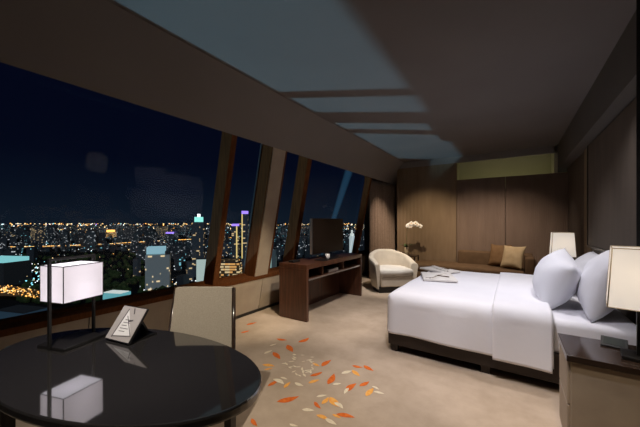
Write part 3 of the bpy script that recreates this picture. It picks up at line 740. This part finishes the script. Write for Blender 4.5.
for k in range(90): spark(random.uniform(140,205), random.uniform(284,300), random.choice((.7,1,1.3)), random.choice((2,3,2,1)), random.uniform(3,10))
for k in range(40): spark(random.uniform(212,245), random.uniform(262,276), random.choice((.7,1,1.3)), random.choice((1,2,0)), random.uniform(3,10))
tag(b.build('city_sprawl', WM + [E_[k] for k in keys]), 'dense low blocks and street lights of the city stretching to the horizon', 'city', kind='stuff')
# expressways
def road(name, pts, wd, label):
    b = MB(); P = [gpt(*p) for p in pts]; 
    rows = []
    for i, p in enumerate(P):
        d = (P[min(i+1,len(P)-1)] - P[max(i-1,0)]).normalized(); n = Vector((-d.y, d.x, 0))*wd/2
        rows.append([p + n + Vector((0,0,10)), p - n + Vector((0,0,10)), p - n + Vector((0,0,7.5)), p + n + Vector((0,0,7.5))])
    b.loft(rows, smooth=False); o = b.build(name, mat('asphalt_' + str(len(pts)), (.30,.16,.07), .9, .1)); struct(o)
    for p in P[1:-1:2]: pass
    return o
road('road', [(-20,253),(30,249.5),(80,248.5),(130,246),(180,243.5),(235,241)], 26, '')
road('road', [(-20,292),(8,293.5),(28,297),(46,302),(60,308)], 16, '')
road('road', [(-20,300),(10,300),(30,301),(52,297)], 12, '')

def building(name, label, x, ybase, ytop, wpx, m, deep=.7, rot=None, group=None, parts=()):
    p = gpt(x, ybase); dist = -SA*p.x + CA*p.y; wd = wpx*dist/F; h = (ybase-ytop)*dist/F
    rz = rot if rot is not None else YAW
    e = empty(name, p, rz, label, 'building', group)
    b = MB(); b.box(-wd/2, wd/2, -wd*deep/2, wd*deep/2, 0, h); b.build('tower_body', m, e)
    px = dist/F
    for (pn, x0, x1, z0, z1, pm) in parts:        # x in widths of the block, z in picture points above its top (or below, negative)
        b = MB(); b.box(x0*wd, x1*wd, -wd*deep*.52, wd*deep*.40, h + z0*px, h + z1*px); b.build(pn, pm, e)
    return e
dk = mat('roof_dark', (.05,.055,.06), .9, .1)
E_['blue_sign'] = emit('sign_pale_blue', (.45,.80,.95), .62); E_['white_sign'] = emit('sign_white', (.85,.95,.92), .8); E_['gold'] = emit('gold_strip', (1,.75,.28), .9); E_['violet_dim'] = emit('crown_violet', (.35,.22,1), 1.6)
E_['cyan_roof'] = emit('lit_roof_cyan', (.35,.90,.95), .75); E_['teal_crown'] = emit('crown_teal', (.35,1,.9), 1.1)
building('office_block', 'pale grey office block topped with a blue lit billboard', 158.5, 290, 254, 21, WP, .8, YAW + R(24), parts=(('billboard', -.45, .30, 1, 7.5, E_['blue_sign']), ('roof_box', .3, .5, 0, 3, dk)))
building('office_tower', 'dark glass tower with a teal lit crown left of the first mullion', 199, 276, 222, 11, WT, .8, YAW + R(10), parts=(('crown', -.3, .3, 0, 5, E_['teal_crown']), ('roof_mast', -.05, .05, 5, 8, E_['white'])))
building('low_block', 'white lit low block at the foot of the teal crowned tower', 203, 292, 259, 11, emit('lit_facade', (.8,1,.95), .55), .6, YAW + R(10), parts=(('roof', -.5, .5, 0, .8, dk),))
building('office_tower', 'slim tower with gold edge light and violet crown beside the column', 245, 268, 214, 6, WT, .9, YAW + R(8), parts=(('edge_light', -.50, -.32, -44, 0, E_['gold']), ('crown', -.5, .5, 0, 3, E_['violet_dim'])))
building('office_tower', 'shorter tower with a violet band and gold edge light', 235.5, 270, 226, 6.5, WT, .9, YAW + R(8), parts=(('edge_light', .15, .34, -34, 0, E_['gold']), ('crown', -.5, .5, 0, 2.2, E_['violet_dim'])))
building('round_hall', 'wide golden lit hall between the two window posts', 231, 281, 262, 19, WG, .6, YAW, parts=(('roof', -.47, .47, 0, 1.2, dk), ('upper_storey', -.40, .40, 1.2, 3.2, WG)))
building('hall', 'low hall with a glowing cyan roof at the photo edge', 4, 284, 261, 34, dk, .7, YAW + R(-8), parts=(('lit_roof', -.5, .5, 0, 4, E_['cyan_roof']), ('lit_front', -.5, .3, -12, -3, E_['cyan_roof'])))
building('long_shed', 'long shed with dull blue roof behind the table lamp', 23, 318, 309, 40, mat('shed_roof', (.13,.24,.32), .8, .2), .5, YAW + R(-14), parts=(('ridge', -.48, .48, 0, .9, dk),))
building('pavilion', 'low pavilion glowing cyan beside the display card', 117, 300, 292, 22, emit('pavilion_glow', (.25,.75,.85), .55), .5, YAW + R(-12), parts=(('roof', -.45, .45, 0, .7, E_['white_sign']),))
building('white_tower', 'white floodlit tower seen between television and curtain', 352, 268, 236, 5, emit('tower_white', (.75,.9,.95), .6), .9, YAW, parts=(('spire', -.12, .12, 0, 6, E_['white_sign']), ('shoulder', -.33, .33, 0, 2.5, E_['white_sign'])))
building('apartment_tower', 'grey tower with vertical light bands between column and walnut console', 272, 284, 250, 8, windows_mat('banded', (.2,.26,.26), (3,3,60), .45, [white, (.6,.9,.8)], .35, 8), .8, YAW)
building('office_tower', 'lone dark tower rising above the park left of the display card', 92, 250, 231, 8, WM[1], .9, YAW + R(20), parts=(('roof_box', -.3, .3, 0, 1, dk),))
building('domed_hall', 'small hall with a bright amber dome far beyond the lamp', 111, 238, 232, 7, WG, .8, YAW, parts=(('dome', -.35, .35, 0, 2.2, E_['amber']), ('violet_sign', -.5, .2, -7, -5.5, E_['violet_dim'])))
building('violet_block', 'block crowned with a violet sign near the expressway', 172, 243, 232, 9, WM[1], .9, YAW, parts=(('sign', -.45, .45, -1.5, 0, E_['violet_dim']),))
# countable middle distance towers
for i, (x, y) in enumerate(spots):
    p = gpt(x, y); dist = -SA*p.x + CA*p.y
    top = max(y - random.uniform(7, 20), 226.5)
    building('city_block', 'mid rise city block with scattered lit windows', x, y, top, random.uniform(4.5, 9), random.choice(WM + [WT]), random.uniform(.6, 1), YAW + R(random.uniform(-35, 35)), 'mid distance city blocks',
             parts=(('roof_box', -.25, .2, 0, .7, dk),))
# trees of the park
tm = noisy(mat('park_trees', (.03,.05,.02), 1, .1), (.02,.04,.015), (.06,.09,.03), (.05,.05,.05), 2, 3)
b = MB()
for _ in range(500):
    x, y = (random.uniform(20, 150), random.uniform(254, 305)) if random.random() < .7 else (random.uniform(140, 215), random.uniform(286, 306))
    p = gpt(x, y); r = random.uniform(3, 7)
    if not clear(p, r): continue
    bmesh.ops.create_icosphere(b.bm, subdivisions=1, radius=r, matrix=Matrix.Translation(p + Vector((0,0,r*.8))) @ Matrix.Diagonal((1,1,random.uniform(.8,1.3),1)))
tag(b.build('park_foliage', tm), 'dark tree canopy of the park below the window', 'trees', kind='stuff')

# glowing cone added as the pale reflection streak in the window glass
bm_ = bpy.data.materials.new('streak_glow'); bm_.use_nodes = True; nt = bm_.node_tree; nt.nodes.remove(nt.nodes['Principled BSDF'])
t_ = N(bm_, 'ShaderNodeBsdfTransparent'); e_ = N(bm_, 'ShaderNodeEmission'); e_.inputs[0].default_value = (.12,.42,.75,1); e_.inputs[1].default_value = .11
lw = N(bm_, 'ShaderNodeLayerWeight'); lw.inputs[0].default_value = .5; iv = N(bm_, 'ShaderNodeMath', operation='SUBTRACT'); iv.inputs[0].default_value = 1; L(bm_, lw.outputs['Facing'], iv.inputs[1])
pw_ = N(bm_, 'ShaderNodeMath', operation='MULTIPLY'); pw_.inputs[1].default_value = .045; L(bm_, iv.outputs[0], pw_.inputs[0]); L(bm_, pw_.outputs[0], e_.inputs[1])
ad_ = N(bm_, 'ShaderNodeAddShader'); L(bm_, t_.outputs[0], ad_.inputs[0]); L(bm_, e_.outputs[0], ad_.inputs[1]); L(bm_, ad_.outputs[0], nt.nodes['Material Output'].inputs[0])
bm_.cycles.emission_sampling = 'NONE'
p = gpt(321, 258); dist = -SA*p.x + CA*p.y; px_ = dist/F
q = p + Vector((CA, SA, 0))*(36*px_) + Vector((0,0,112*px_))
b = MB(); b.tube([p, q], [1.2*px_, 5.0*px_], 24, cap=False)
tag(b.build('reflection_streak', bm_), 'pale blue glowing streak above the television, standing in for a reflection in the window glass', 'light beam')
